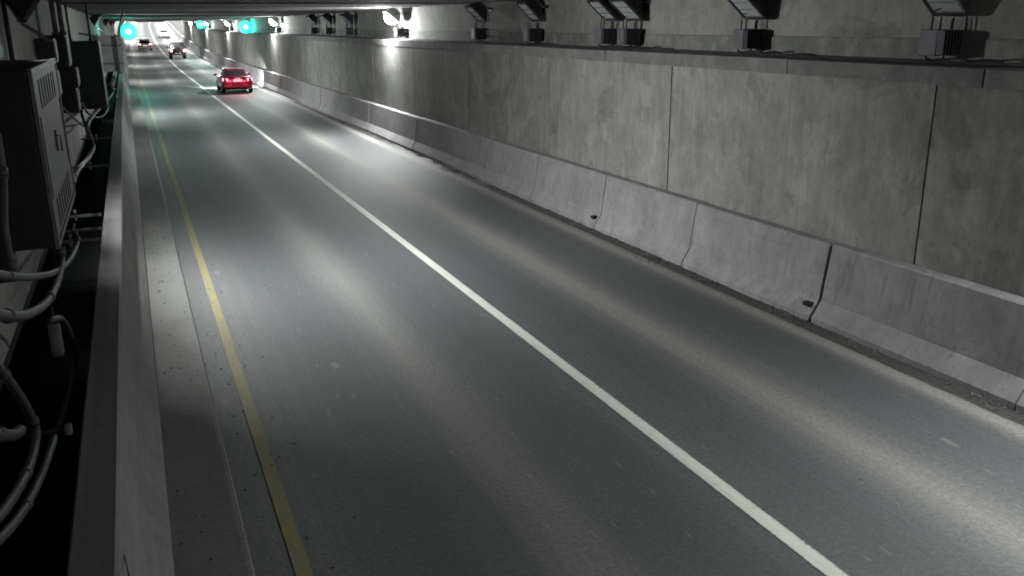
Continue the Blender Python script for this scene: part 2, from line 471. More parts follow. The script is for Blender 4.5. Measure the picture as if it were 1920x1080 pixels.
# ------------------------------------------------------------------ ceiling: precast beams side by side, up to the portal
ceil = thing('tunnel_ceiling', 'low grey concrete tunnel ceiling of beams laid side by side across the road', 'ceiling', (4, 0, 4.45))
a = -31.0
RC = Vector((4, 0, 4.45))
while a < S_PORTAL:
    w = 2.4
    d = random.choice((0, 0, .012, .02, -.012))
    zf = lambda s, o, z: ceil_z(s) + z - 4.45
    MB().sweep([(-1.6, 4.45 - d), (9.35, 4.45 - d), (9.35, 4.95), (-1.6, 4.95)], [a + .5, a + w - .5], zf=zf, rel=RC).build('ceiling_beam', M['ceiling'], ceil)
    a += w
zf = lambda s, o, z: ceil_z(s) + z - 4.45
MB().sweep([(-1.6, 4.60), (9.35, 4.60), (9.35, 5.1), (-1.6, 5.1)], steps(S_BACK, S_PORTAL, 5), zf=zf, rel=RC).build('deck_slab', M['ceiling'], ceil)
MB().sweep([(-2.2, 4.40), (10, 4.40), (10, 6.2), (-2.2, 6.2)], [S_PORTAL + .6, S_PORTAL + 1.3], zf=zf, rel=RC).build('portal_lintel', M['upper'], ceil)

# ------------------------------------------------------------------ barriers
RP = [(8.05, -.02), (8.05, .075), (8.195, .30), (8.295, 1.03), (8.315, 1.05), (8.485, 1.05), (8.50, 1.03), (8.50, -.02)]
joints = [-.5, 2.6, 5.68, 8.77, 11.86, 14.92, 18.1]
while joints[-1] < S_END - 8: joints.append(joints[-1] + 3.08)
RB_LABEL = {
    0: 'grey concrete road barrier section in the corner nearest the camera',
    1: 'grey concrete road barrier section at the edge of view with one joint at its foot',
    2: 'shaded grey concrete road barrier section with a pale strip of light along its top',
    3: 'grey concrete road barrier section with a black flap at its joint, second nearest whole section',
    4: 'grey concrete road barrier section between the wide dark joint and the small black notch',
    5: 'pale concrete road barrier section with a small square black notch beside its joint',
    6: 'pale brightly lit concrete road barrier section next beyond the one with the square notch',
}
for i, (a, b) in enumerate(zip(joints[:-1], joints[1:])):
    if b < 2: continue
    gp = {3: .024, 4: .014, 2: .012}.get(i, random.choice((.010, .013, .016)))
    gq = {2: .024, 3: .016}.get(i, .012)
    t = random.uniform(-.012, .012)
    org = pt(a, 8.27, 0)
    o = MB().sweep([(p[0] + t, p[1] + (t * .6 if p[1] > 1 else 0)) for p in RP], steps(a + gp, b - gq, 1.6), rel=org)
    if i in (3, 5):
        o = o.build('concrete_barrier', M['barrier'])
        fl = MB()
        fl.box((-.20, .07, .19), (-.06, .19, .245), .008)
        fl.build('drain_flap', M['black'], o)
    else:
        o = o.build('concrete_barrier', M['barrier'])
    o.location = org
    far = 'pale concrete barrier section in the long run curving away past the red car' if a > 55 else (
          'streaked concrete barrier section between the red car and the brightly lit section')
    tag(o, RB_LABEL.get(i, far), 'barrier', 'concrete barrier sections along the right side of the road')
LP = [(-.14, .02), (-.14, .075), (-.285, .30), (-.385, 1.03), (-.405, 1.05), (-.635, 1.05), (-.65, 1.03), (-.65, -.02), (-.14, -.02)]
lj = [-12, 30.3]
while lj[-1] < S_END - 16: lj.append(lj[-1] + 15.2)
LB = ['long smooth concrete barrier below the camera, with a fine crack, running past the large cabinet',
      'concrete barrier section just past the joint below the blue-grey cabinet']
for i, (a, b) in enumerate(zip(lj[:-1], lj[1:])):
    org = pt(max(a, 0), -.4, 0)
    t = (0, -.006, .008, -.008)[i % 4]
    o = MB().sweep([(p[0] + t, p[1] + t * .5) for p in LP], steps(a + .005, b - .005, 3), rel=org).build('concrete_barrier', M['lbarrier'])
    o.location = org
    if i == 0:
        cp = []
        for px, py in ((213, 945), (218, 972), (223, 1000), (229, 1030), (238, 1062), (246, 1100)):
            X = -.37
            for _ in range(6):
                q = pix(px, py, X); X = -.385 + (1.03 - q.z) / .73 * .1
            cp.append(q - org)
        MB().tube(cp, .0035, 5).build('crack', M['black'], o)
    tag(o, LB[i] if i < 2 else 'concrete barrier section in the far run beside the yellow line beyond the green glow', 'barrier', 'concrete barrier sections along the cabinet side of the road')

# ------------------------------------------------------------------ floodlights on the right wall (and their ballast boxes)
def area(name, parent, M4, sx, sy, power, col=LAMP_COL, spread=150):
    ld = bpy.data.lights.new(name, 'AREA'); ld.shape = 'RECTANGLE'; ld.size = sx; ld.size_y = sy
    ld.energy = power; ld.color = col; ld.spread = R_(spread)
    o = bpy.data.objects.new(name, ld); COL.objects.link(o); o.parent = parent
    o.matrix_local = M4
    return o
def point(name, parent, loc, power, col=LAMP_COL, r=.08):
    ld = bpy.data.lights.new(name, 'POINT'); ld.energy = power; ld.color = col; ld.shadow_soft_size = r
    o = bpy.data.objects.new(name, ld); COL.objects.link(o); o.parent = parent; o.location = loc
    return o

def make_flood(label, lit, side=1, power=500, tilt=48, shape=None, spread=150, spill=True):
    """origin on the wall; local -x (side 1) or +x (side -1) is towards the road"""
    root = thing('floodlight', label, 'floodlight')
    # lamp head frame: local (a across = y, b up the glass, c out of the glass)
    t = R_(tilt)
    out = Vector((-math.cos(t) * side, 0, -math.sin(t)))
    up = Vector((-math.sin(t) * side, 0, math.cos(t)))
    acr = up.cross(out)
    c0 = Vector((-(.58 if lit and spill else .40) * side, 0, -.04))
    F = Matrix((( acr.x, up.x, out.x, c0.x), (acr.y, up.y, out.y, c0.y), (acr.z, up.z, out.z, c0.z), (0, 0, 0, 1)))
    K = 1.22
    F = F @ Matrix.Scale(K, 4)
    def rect(w, h, z, ch=.03):
        pts = [(-w + ch, -h), (w - ch, -h), (w, -h + ch), (w, h - ch), (w - ch, h), (-w + ch, h), (-w, h - ch), (-w, -h + ch)]
        return [F @ Vector((x, y, z)) for x, y in pts]
    if shape is None:
        hs = MB().loft([rect(.11, .12, -.24), rect(.13, .15, -.22), rect(.215, .225, -.05), rect(.23, .24, -.045), rect(.23, .24, 0), rect(.20, .21, 0), rect(.19, .20, -.02)])
        for q in range(5):
            x = -.12 + .06 * q
            hs.box((x - .006, -.13, -.27), (x + .006, .13, -.19), 0, F)
        hs.build('housing', M['glow_catcher' if lit and spill else 'dark_metal'], root)  # burning lamps get a pale housing so it whites out in the glare
        if lit and spill:   # glowing dome added to give the burning lamps a round glare
            rg = []
            for q in range(6):
                a = q / 5 * math.pi / 2
                rg.append([F @ Vector((.215 * math.cos(a) * math.cos(2 * math.pi * k / 24) + 1e-4 * math.cos(k), .215 * math.cos(a) * math.sin(2 * math.pi * k / 24), .20 * math.sin(a) - .015)) for k in range(24)])
            MB().loft(rg, True, True).build('added_glare_dome', M['lit'], root)
        else:
            if lit: MB().box((-.23, -.252, 0), (.23, -.244, .30), 0, F).build('added_light_shield', M['dark_metal'], root)  # plate added to keep lamp light off the barrier top and gap
            MB().box((-.195, -.205, -.018), (.195, .205, -.012), 0, F).build('glass', M['lit'] if lit else M['lens'], root)
        if not lit:
            ds = MB()
            for q in range(3):
                y = -.13 + .13 * q
                ds.box((-.165, y - .05, -.011), (.165, y + .05, -.006), 0, F)
            ds.build('diode_panel', M['lens_strip'], root)
        br = MB()
        for sy in (-1, 1):
            br.tube([F @ Vector((.245 * sy, 0, -.10)), (-.05 * side, .25 * sy, .10), (-.005 * side, .25 * sy, .10)], .014, 6)
        br.box((-.02 if side > 0 else 0, -.28, .06), (0 if side > 0 else .02, .28, .14), .004)
        br.build('bracket', M['dark_metal'], root)
    if lit:
        A = F @ Matrix.Translation((0, 0, .20 if spill else .012)) @ Matrix.Rotation(math.pi, 4, 'X')
        area('lamp', root, A, .30, .22, power, LAMP_COL, spread)
        if spill: point('lamp_spill', root, F @ Vector((0, .08, .36)), P_SPILL)
    return root

def make_ballast(label):
    root = thing('ballast_box', label, 'ballast box')
    b = MB().box((-.42, -.05, -.17), (-.10, .20, .13), .015)
    b.build('body', M['grey_metal'], root)
    f = MB()
    for q in range(7):
        x = -.40 + .047 * q
        f.box((x - .008, -.15, -.16), (x + .008, -.052, .12), .004)
    f.build('heat_sink', M['dark_metal'], root)
    c = MB()
    for x, y, h in ((-.36, .12, .13), (-.36, .0, .14), (-.2, -.02, .12), (-.14, .02, .13)):
        c.tube([(x + .03, y, .13), (x + .03, y, .13 + h * .7), (x + .04, y, .13 + h)], .012, 6)
    c.tube(smooth_path([(-.33, .12, .24), (-.30, .14, .33), (-.22, .08, .38), (-.2, 0, .42)], 4), .008, 5)
    c.build('cable_gland', M['black'], root)
    w = MB()
    w.tube(smooth_path([(-.36, .12, -.16), (-.36, .12, -.20), (-.30, .06, -.225), (-.22, 0, -.20), (-.22, 0, -.16)], 4), .013, 6)
    w.build('cable_tail', M['black'], root)
    w = MB(); w.box((-.12, -.03, -.10), (0, .03, -.06), .004); w.build('mounting_lug', M['galv'], root)
    w = MB(); w.box((-.12, -.03, .06), (0, .03, .10), .004); w.build('mounting_lug', M['galv'], root)
    return root

# stations measured along the wall; lit lamps come every 27 m, the others are off
FLOODS = [
    (7.95, 0, 'dark unlit floodlight nearest the camera, hazy against the wall above the faded ballast box'),
    (11.6, 0, 'unlit black floodlight standing alone with a pale three-part lens'),
    (15.25, 0, 'unlit floodlight of the close pair, the one nearer the camera'),
    (16.15, 0, 'unlit floodlight of the close pair, the one farther from the camera'),
    (19.75, 0, 'unlit floodlight between the close pair and the one beside the bright lamp'),
    (23.3, 0, 'unlit floodlight with a dark lens, next to the big lit lamp on the camera side'),
    (31.1, 1, 'big glaring white floodlight, brightest and nearest lit lamp on the ledge wall'),
    (39.0, 0, 'unlit floodlight first beyond the big glaring lamp'),
    (43.2, 0, 'unlit floodlight second beyond the big glaring lamp, middle of three'),
    (46.9, 0, 'unlit floodlight third beyond the big glaring lamp, nearest the second lit lamp'),
    (58.4, 1, 'second lit white floodlight, between the three unlit ones and the green signal'),
    (85.8, 1, 'small lit white floodlight just beyond the nearer green signal'),
    (109.0, 1, 'small lit white floodlight beside the farther green signal'),
    (136.0, 1, 'tiny lit floodlight near the tunnel mouth'),
]
protoF = protoL = protoB = None
FG, BG = 'floodlights along the ledge wall', 'ballast boxes under the floodlights'
for s, lit, lab in [(3.9, 1, 'lit white floodlight above the edge of view'), (-23.3, 1, 'lit white floodlight behind the camera')] + FLOODS:
    if lit:
        if protoL is None:
            protoL = o = make_flood(lab, True, 1, P_RIGHT, 52, None, 150)
            LITDATA = {ch.data.type: ch.data for ch in o.children if ch.type == 'LIGHT'}
        else:
            o = dup(protoL)
            for ch in o.children:
                if ch.type == 'LIGHT': ch.data = LITDATA[ch.data.type]
    else:
        if protoF is None: protoF = o = make_flood(lab, False)
        else: o = dup(protoF)
    if s == 3.9:   # dimmer lamp above the edge of view
        for ch in o.children:
            if ch.type == 'LIGHT' and ch.data.type == 'AREA': ch.data = ch.data.copy(); ch.data.energy = P_RIGHT * .42
            if ch.type == 'LIGHT' and ch.data.type == 'POINT': ch.data = ch.data.copy(); ch.data.energy = P_SPILL * .08
    place(o, s, 9.2, min(4.17, ceil_z(s) - frame(s)[2] - .28)); tag(o, lab, 'floodlight', FG)
    o.rotation_euler.z += random.uniform(-.06, .06); o.rotation_euler.y = random.uniform(-.05, .05)
    if s < 3: continue
    bl = 'ribbed grey ballast box on the ledge below the ' + lab.replace('dark unlit', 'unlit').split(',')[0].split(' with a')[0].split(' standing')[0].split(' nearest')[0]
    bl = {7.95: 'faded ballast box with wires below the floodlight nearest the camera', 11.6: 'ribbed ballast box below the lone unlit floodlight with three-part lens',
          3.9: 'ballast box below the lit floodlight above the edge of view',
          15.25: 'ribbed ballast box of the close pair, the one nearer the camera', 16.15: 'ribbed ballast box of the close pair, the one farther from the camera',
          19.75: 'ballast box between the close pair and the one beside the bright lamp', 23.3: 'dark ballast box first on the camera side of the big lit lamp',
          31.1: 'brightly lit ballast box right under the big glaring lamp', 39.0: 'dark ballast box first beyond the big glaring lamp',
          43.2: 'dark ballast box second beyond the big glaring lamp', 46.9: 'dark ballast box third beyond the big glaring lamp',
          58.4: 'lit ballast box under the second lit white floodlight', 85.8: 'tiny ballast box under the lamp just beyond the nearer green signal',
          109.0: 'tiny ballast box under the lamp beside the farther green signal', 136.0: 'tiny ballast box under the lamp near the tunnel mouth'}[s]
    if protoB is None: protoB = q = make_ballast(bl)
    else: q = dup(protoB)
    place(q, s, 9.18, 3.66); tag(q, bl, 'ballast box', BG)
# left row, high on the cabinet wall
protoX = None
for s, lit, lab in [(-9.7, 1, 'lit floodlight on the cabinet wall behind the camera'), (13.2, 1, 'lit floodlight high on the cabinet wall above the upper corner'),
               (44.7, 1, 'glaring floodlight on the cabinet wall past the bare metal sign'), (71.9, 1, 'lit floodlight on the cabinet wall hidden in the green glare'),
               (99.1, 1, 'lit floodlight on the cabinet wall far beyond the green glare'), (126.3, 1, 'lit floodlight on the cabinet wall near the tunnel mouth')]:
    if protoX is None: protoX = o = make_flood(lab, True, -1, P_LEFT, 37, None, 128, False)
    else: o = dup(protoX)
    place(o, s, -1.40, min(4.24, ceil_z(s) - frame(s)[2] - .22)); tag(o, lab, 'floodlight', 'floodlights along the cabinet wall')
    if s == 13.2: o.rotation_euler.z += .2
# past the portal the road is lit far more strongly
protoP = {}
for s in range(156, 300, 12):
    for side, off in ((1, 9.2), (-1, -1.40)):
        if side not in protoP:
            o = make_flood('x', True, side, P_PORTAL); protoP[side] = o
        else: o = dup(protoP[side])
        place(o, s + (0 if side > 0 else 4), off, 4.3)
        tag(o, 'lit floodlight in the bright stretch past the tunnel mouth, over the %s' % ('white car lane' if side > 0 else 'yellow line'), 'floodlight', 'floodlights past the tunnel mouth')

# power cables lying on the ledge
rnd = random.Random(4)
pts = []
for i in range(0, 150):
    s = 3 + i * .42
    pts.append(pt(s, 8.68 + .11 * math.sin(i * .31) + .05 * math.sin(i * .9) + rnd.uniform(-.02, .02), 3.405 + rnd.uniform(0, .004)))
tag(MB().tube(pts, .009, 6).build('power_cable', M['black']), 'thin black power cable lying along the coping ledge below the ballast boxes', 'cable')
for s in (7.6, 11.2, 14.7, 15.7, 19.3, 22.9):
    p = []
    for i in range(26):
        t = i / 25
        a = t * 2 * math.pi * 1.6
        ra = .10 + .03 * math.sin(5 * t)
        p.append(pt(s + .2 - t * .9 + ra * math.cos(a) * .9, 8.78 - t * .16 + ra * math.sin(a) * .35, 3.43 + .07 * abs(math.sin(a * .5)) * (1 - abs(2 * t - 1)) + .02))
    tag(MB().tube(p, .013, 6).build('cable_loop', M['black']), {7.6: 'black cable loop on the ledge below the faded ballast box', 11.2: 'black cable loop on the ledge below the lone ballast box', 14.7: 'black cable loop on the ledge, camera side of the close pair',
        15.7: 'black cable loop on the ledge between the close pair of boxes', 19.3: 'black cable loop on the ledge below the box past the close pair', 22.9: 'black cable loop on the ledge below the box before the lit lamp'}[s], 'cable', 'slack cable loops on the ledge')

# ------------------------------------------------------------------ green signals
def make_signal(label):
    root = thing('signal_light', label, 'signal')
    h = MB().loft([[Vector((rr * math.cos(2 * math.pi * k / 24), yy, rr * math.sin(2 * math.pi * k / 24))) for k in range(24)] for yy, rr in ((-.02, .26), (.0, .28), (.16, .28))])
    h.build('housing', M['glow_catcher'], root)
    ring = []
    L = MB()
    rings = []
    for q in range(4):
        a = q / 3 * math.pi / 2
        rr = .31 * math.cos(a) + .002; yy = -.022 - .05 * math.sin(a)
        rings.append([Vector((rr * math.cos(2 * math.pi * k / 20), yy, rr * math.sin(2 * math.pi * k / 20))) for k in range(20)])
    L.loft(rings, True, True).build('lens', M['green_lit'], root)
    cr = [[Vector((rr * math.cos(2 * math.pi * k / 20), yy, rr * math.sin(2 * math.pi * k / 20))) for k in range(20)] for yy, rr in ((-.03, .17), (-.075, .13), (-.088, .01))]
    MB().loft(cr, True, True).build('lamp_core', M['green_core'], root)
    bd = [[Vector((rr * math.cos(2 * math.pi * k / 32), yy, rr * math.sin(2 * math.pi * k / 32))) for k in range(32)] for yy, rr in ((.165, .38), (.165, .42), (.19, .42), (.19, .38))]
    MB().loft(bd).build('glow_catcher', M['glow_catcher'], root)  # disc added behind the lens to catch its light as a halo
    m = MB(); m.tube([(0, .1, .22), (0, .1, .75)], .025, 8); m.build('hanger', M['galv'], root)
    point('lamp', root, (0, -.22, 0), P_GREEN, (0.0, 1.0, .76), .05)
    return root
sg = make_signal('nearer green signal hanging by the ledge wall between two lit white floodlights')
sg.scale = (1.25, 1.25, 1.25); place(sg, 73.8, 8.75, 3.82); sg['group'] = 'green signals'
s2 = dup(sg); place(s2, 117, 8.6, 3.75); tag(s2, 'farther green signal by the ledge wall near the tunnel mouth')
s3 = dup(sg); place(s3, 62, .25, 3.62)
for ch in s3.children:
    if ch.type == 'LIGHT': ch.data = ch.data.copy(); ch.data.energy = 210; ch.location.y = -.36
tag(s3, 'green signal on the cabinet side above the barrier, past the bare metal sign')

# ------------------------------------------------------------------ cars (driving away: rear towards the camera)
def car(name, label, s, off, paint, kind='sedan', tail='tail', group='cars driving away', head=0):
    root = thing(name, label, 'car', (0, 0, 0), 0, group)
    x, y, z, h, g_ = frame(s)
    root.location = pt(s, off, 0.006); root.rotation_euler = (math.atan(g_), 0, -h)
    def sec(y, hw, z0, z1, tum=.06, n=3):
        # rounded half section mirrored
        pr = [(hw * .86, z0), (hw * .97, z0 + .06), (hw, z0 + (z1 - z0) * .45), (hw - tum * .5, z0 + (z1 - z0) * .85), (hw - tum - .05, z1)]
        return [Vector((a, y, b)) for a, b in pr] + [Vector((-a, y, b)) for a, b in pr[::-1]]
    if kind == 'sedan':
        W, L = .90, 4.7
        body = [(0, .72, .42, .86), (.05, .82, .30, .97), (.25, .88, .24, 1.00), (.8, .90, .22, 1.0), (1.6, .91, .22, .98), (2.9, .91, .22, .96), (3.6, .90, .22, .90), (4.3, .86, .22, .80), (4.6, .76, .26, .70), (4.7, .62, .36, .60)]
        gh = [(.55, .66, .66, .97, .985), (.95, .70, .56, .98, 1.24), (1.35, .72, .55, .98, 1.39), (1.9, .73, .56, .97, 1.43), (2.6, .73, .56, .96, 1.40), (3.1, .72, .58, .95, 1.18), (3.55, .68, .66, .92, .93)]
        roof = [(1.15, .53, 1.345), (1.45, .55, 1.405), (1.9, .555, 1.438), (2.6, .55, 1.408)]
        ax, wr, ww = (.85, 3.7), .33, .22
        tl = [(-.84, .60, .70, .90)]; plate = (.70, .84)
    elif kind == 'jeep':
        W, L = .88, 4.3
        body = [(0, .80, .52, 1.14), (.03, .84, .48, 1.18), (.5, .86, .46, 1.18), (2.7, .86, .46, 1.16), (3.0, .80, .46, 1.14), (4.1, .72, .48, 1.10), (4.25, .68, .52, 1.04)]
        gh = [(.02, .80, .77, 1.17, 1.20), (.03, .80, .74, 1.17, 1.80), (.06, .80, .74, 1.17, 1.84), (2.5, .80, .74, 1.16, 1.84), (2.85, .78, .76, 1.15, 1.18)]
        roof = [(.03, .75, 1.845), (.3, .76, 1.86), (2.4, .76, 1.86), (2.55, .74, 1.845)]
        ax, wr, ww = (.75, 3.3), .41, .27
        plate = (.62, .76)
    else:
        W, L = .88, 4.2
        body = [(0, .74, .36, .92), (.06, .84, .28, 1.0), (.3, .88, .24, 1.04), (1.6, .89, .22, 1.02), (2.8, .89, .22, .98), (3.5, .87, .22, .90), (4.0, .80, .24, .78), (4.2, .64, .36, .62)]
        gh = [(.10, .72, .70, 1.0, 1.03), (.45, .74, .58, 1.02, 1.42), (.9, .76, .58, 1.02, 1.50), (2.0, .76, .58, 1.0, 1.48), (2.5, .74, .60, .98, 1.24), (3.0, .70, .68, .94, .95)]
        roof = [(.42, .57, 1.42), (.9, .58, 1.508), (2.0, .57, 1.488)]
        ax, wr, ww = (.75, 3.3), .32, .21
        plate = (.66, .80)
    MB().loft([sec(*b) for b in body], True, True).build('body', M[paint], root)
    rings = []
    for y_, wb, wt, zb, zt in gh:
        rings.append([Vector(p) for p in ((wb, y_, zb), (wt + (wb - wt) * .1, y_, zb + (zt - zb) * .9), (wt - .06, y_, zt), (-wt + .06, y_, zt), (-wt - (wb - wt) * .1, y_, zb + (zt - zb) * .9), (-wb, y_, zb))])
    MB().loft(rings).build('window', M['glass'], root)
    rf = MB()
    rf.loft([[Vector((w_, y_, z_ - .05)), Vector((w_ - .05, y_, z_)), Vector((-w_ + .05, y_, z_)), Vector((-w_, y_, z_ - .05)), Vector((0, y_, z_ - .06))] for y_, w_, z_ in roof])
    # rear pillars
    for sx in (-1, 1):
        i0, i1 = gh[0], gh[1 if kind != 'sedan' else 2]
        rf.tube([(sx * (i0[1] - .03), i0[0] + .02, i0[3] + .01), (sx * (i1[2] - .015), i1[0], i1[4] - .06)], .045, 6)
    rf.build('roof', M[paint], root)
    for yy in ax:
        for sx in (-1, 1):
            wm = MB(); cx = sx * (W - ww / 2 + .005)
            prof = [(0, wr * .6), (ww * .06, wr * .66), (ww * .05, wr * .95), (ww * .2, wr), (ww * .8, wr), (ww * .95, wr * .95), (ww * .94, wr * .66), (ww, wr * .6)]
            rg = [[Vector((cx - ww / 2 + a, yy + r * math.cos(2 * math.pi * k / 20), wr + r * math.sin(2 * math.pi * k / 20))) for k in range(20)] for a, r in prof]
            wo = wm.loft(rg, True, True).build('wheel', M['tyre'], root)
            rm = MB().loft([[Vector((cx + sx * ww * (.5 + d), yy + r * math.cos(2 * math.pi * k / 10), wr + r * math.sin(2 * math.pi * k / 10))) for k in range(10)] for d, r in ((.0, wr * .58), (.03, wr * .3), (.02, wr * .08))])
            rm.build('rim', M['rim'], wo)
    tm = M[tail]
    for sx in (-1, 1):
        t = MB()
        if kind == 'jeep':
            t.box((min(sx * .62, sx * .80), -.05, .86), (max(sx * .62, sx * .80), .02, 1.08), .02)
        else:
            zc = .80 if kind == 'sedan' else .86
            t.loft([[Vector((sx * .33, -.012 + .03, zc + .05)), Vector((sx * .33, -.012 + .03, zc - .05)), Vector((sx * .33, .12, zc - .05)), Vector((sx * .33, .12, zc + .05))],
                    [Vector((sx * .62, -.005, zc + .085)), Vector((sx * .62, -.005, zc - .07)), Vector((sx * .62, .14, zc - .07)), Vector((sx * .62, .14, zc + .085))],
                    [Vector((sx * .86, .10, zc + .10)), Vector((sx * .86, .10, zc - .05)), Vector((sx * .80, .30, zc - .05)), Vector((sx * .80, .30, zc + .10))]])
        t.build('tail_light', tm, root)
        hl = MB().box((min(sx * .5, sx * .78), L - .18, .58 if kind != 'jeep' else .82), (max(sx * .5, sx * .78), L - .02, .70 if kind != 'jeep' else 1.0), .02)
        hl.build('headlight', M['headlamp'], root)
        mr = MB().box((min(sx * (W + .02), sx * (W + .2)), L * .6, .94 if kind != 'jeep' else 1.2), (max(sx * (W + .02), sx * (W + .2)), L * .6 + .1, 1.07 if kind != 'jeep' else 1.36), .03)
        mr.build('mirror', M[paint], root)
    MB().box((-.26, -.03, plate[0]), (.26, .0, plate[1]), .006).build('licence_plate', M['plate'], root)
    bp = MB().box((-.80, -.07, .36 if kind != 'jeep' else .50), (.80, .10, .52 if kind != 'jeep' else .64), .04)
    bp.build('bumper', M['car_black'] if kind == 'jeep' else M[paint], root)
    if kind == 'jeep':
        sp = [[Vector((r * math.cos(2 * math.pi * k / 24), yy, 1.02 + r * math.sin(2 * math.pi * k / 24))) for k in range(24)] for yy, r in ((-.02, .3), (-.03, .36), (-.20, .37), (-.23, .33), (-.22, .18))]
        MB().loft(sp, True, True).build('spare_wheel', M['tyre'], root)
    if kind == 'sedan':
        MB().box((-.16, -.02, .885), (.16, .03, .915), .008).build('badge_strip', M['plate'], root)
    # the light the lamps throw
    for sx in (-1, 1):
        ld = bpy.data.lights.new('headlight_beam', 'SPOT'); ld.energy = head; ld.spot_size = R_(74); ld.spot_blend = .6; ld.color = (1, .97, .93); ld.shadow_soft_size = .05
        lo = bpy.data.objects.new('headlight_beam', ld); COL.objects.link(lo); lo.parent = root
        lo.location = (sx * .64, L + .03, .64); lo.rotation_euler = (R_(71), 0, R_(-26 if sx > 0 else 0))
    if tail == 'tail':
        for sx in (-1, 1):
            point('brake_glow', root, (sx * .5, -.4, .78), 15, (1.0, .05, .16), .08)
    return root
car('red_car', 'crimson sedan with glowing brake lights, nearest car to the camera, close to the barrier', 56.0, 5.9, 'car_red', 'sedan', 'tail', head=4500)
car('off_road_car', 'dark boxy off-road car with a spare wheel on its back, beyond the red sedan', 112, 5.4, 'car_black', 'jeep', 'tail_far', head=300)
car('hatchback_car', 'small car with lit tail lamps, alone in the lane beside the yellow line', 134, 2.3, 'car_grey', 'hatch', 'tail_far', head=300)
car('white_car', 'pale sedan farthest away in the bright stretch past the tunnel mouth', 168, 6.1, 'car_white', 'sedan', 'tail_far', head=300)

# ------------------------------------------------------------------ cabinets, boxes and cables on the left wall
c = thing('equipment_cabinet', 'large grey steel cabinet with slotted vents and a dark end, nearest the camera', 'cabinet', (-1.1, 8.8, 1.97))
MB().box((-.31, 0, 0), (.285, 3.0, 1.58), .02).build('body', M['cabinet_dark'], c)
d = MB().box((.286, .06, .05), (.312, 2.94, 1.53), .006).build('door', M['cabinet'], c)
for nm, z0, z1 in (('vent_grille', 1.22, 1.47), ('vent_grille', .11, .36)):
    v = MB()
    for q in range(7):
        yy = .5 + .3 * q
        v.box((.3125, yy, z0), (.318, yy + .11, z1), .001)
    v.box((.3127, .5, z0 - .012), (.3165, 2.41, z0 - .001), .0)
    v.build(nm, M['black'], d)
v = MB(); v.box((.313, .18, .42), (.32, .21, 1.16), .001); v.box((.313, 2.75, .42), (.32, 2.78, 1.16), .001)
v.build('hinge', M['black'], d)
v = MB(); v.box((.313, 1.44, .70), (.335, 1.50, .92), .006); v.tube([(.334, 1.47, .86), (.36, 1.47, .86), (.36, 1.47, .70)], .010, 6)
v.build('handle', M['galv'], d)
fr = MB()
fr.box((.286, -.004, -.01), (.322, .05, 1.59), .003); fr.box((.286, 2.95, -.01), (.322, 3.004, 1.59), .003)
fr.box((.286, .052, 1.535), (.322, 2.948, 1.59), .003); fr.box((.286, .052, -.01), (.322, 2.948, .045), .003)
fr.build('frame', M['grey_metal'], c)
lg = MB(); lg.tube([(-.25, .3, 0), (-.30, .3, -.25)], .02, 6); lg.tube([(-.25, 2.7, 0), (-.30, 2.7, -.25)], .02, 6); lg.build('bracket', M['galv'], c)

def wbox(name, label, a, b, mat, door=None, bev=.012, group=None):
    base = Vector(((a[0] + b[0]) / 2, a[1], a[2]))
    t = thing(name, label, 'electrical box', base, 0, group)
    A, B = Vector(a) - base, Vector(b) - base
    MB().box(A, B, bev).build('body', M[mat], t)
    lid = MB().box((A.x + .03, -.014, .03), (B.x - .03, -.001, B.z - .03), .004)
    lid.box((B.x + .001, .04, .04), (B.x + .012, B.y - .04, B.z - .04), .003)
    lid.build('cover', M[door or mat], t)
    s = MB()
    for zz in (.05, B.z - .05):
        for xx in (A.x + .05, B.x - .05):
            s.box((xx - .008, -.02, zz - .008), (xx + .008, -.0145, zz + .008), 0)
    s.build('screw', M['galv'], t)
    return t
wbox('junction_box', 'pale junction box with a dark lid in the upper corner above the large cabinet', (-1.41, 9.6, 3.60), (-1.17, 10.6, 3.78), 'conduit', 'conduit')
wbox('junction_box', 'small dark box on the wall next to the tall stack of black boxes', (-1.41, 17.3, 3.32), (-1.13, 17.9, 3.72), 'cabinet_dark', 'cabinet_dark')
wbox('control_box', 'tall dark box at the top of the stack, with conduits running up from it', (-1.41, 19.0, 3.19), (-1.03, 19.9, 3.76), 'cabinet_dark', 'cabinet_dark')
wbox('control_box', 'dark box in the middle of the stack, sticking out a little', (-1.41, 18.9, 2.80), (-.93, 19.8, 3.165), 'black', 'cabinet_dark')
wbox('control_box', 'dark box at the bottom of the stack, with cables hanging below', (-1.41, 19.0, 2.33), (-.98, 19.9, 2.775), 'cabinet_dark', 'cabinet_dark')
wbox('equipment_cabinet', 'blue-grey upright cabinet beyond the stack of black boxes', (-1.41, 24.5, 1.95), (-.62, 26.0, 3.57), 'cabinet_blue', 'cabinet_blue')
wbox('junction_box', 'small grey box below the little dark one beside the big cabinet', (-1.41, 17.3, 2.75), (-1.16, 18.0, 3.18), 'cabinet', 'cabinet')
sb = thing('road_sign', 'bare metal back of a large sign bathed in green glow beyond the cabinets', 'sign', (-.55, 34, 2.4))
MB().box((-.48, 0, .03), (.42, .03, 1.22), .004).build('panel', M['sign_back'], sb)
q = MB()
for xx in (-.32, .25): q.box((xx - .03, -.04, -.02), (xx + .03, -.002, 1.27), .004)
for zz in (.3, .9): q.box((-.46, -.03, zz - .025), (.40, -.004, zz + .025), .003)
q.build('back_rail', M['galv'], sb)
q = MB(); q.tube([(.38, -.02, 1.2), (.42, -.02, 1.5), (.62, -.1, 2.05)], .03, 8); q.build('hanger', M['galv'], sb)
q = MB(); q.tube([(-.2, -.02, 1.2), (-.86, 0, 1.3)], .03, 8)
q.build('hanger', M['galv'], sb)

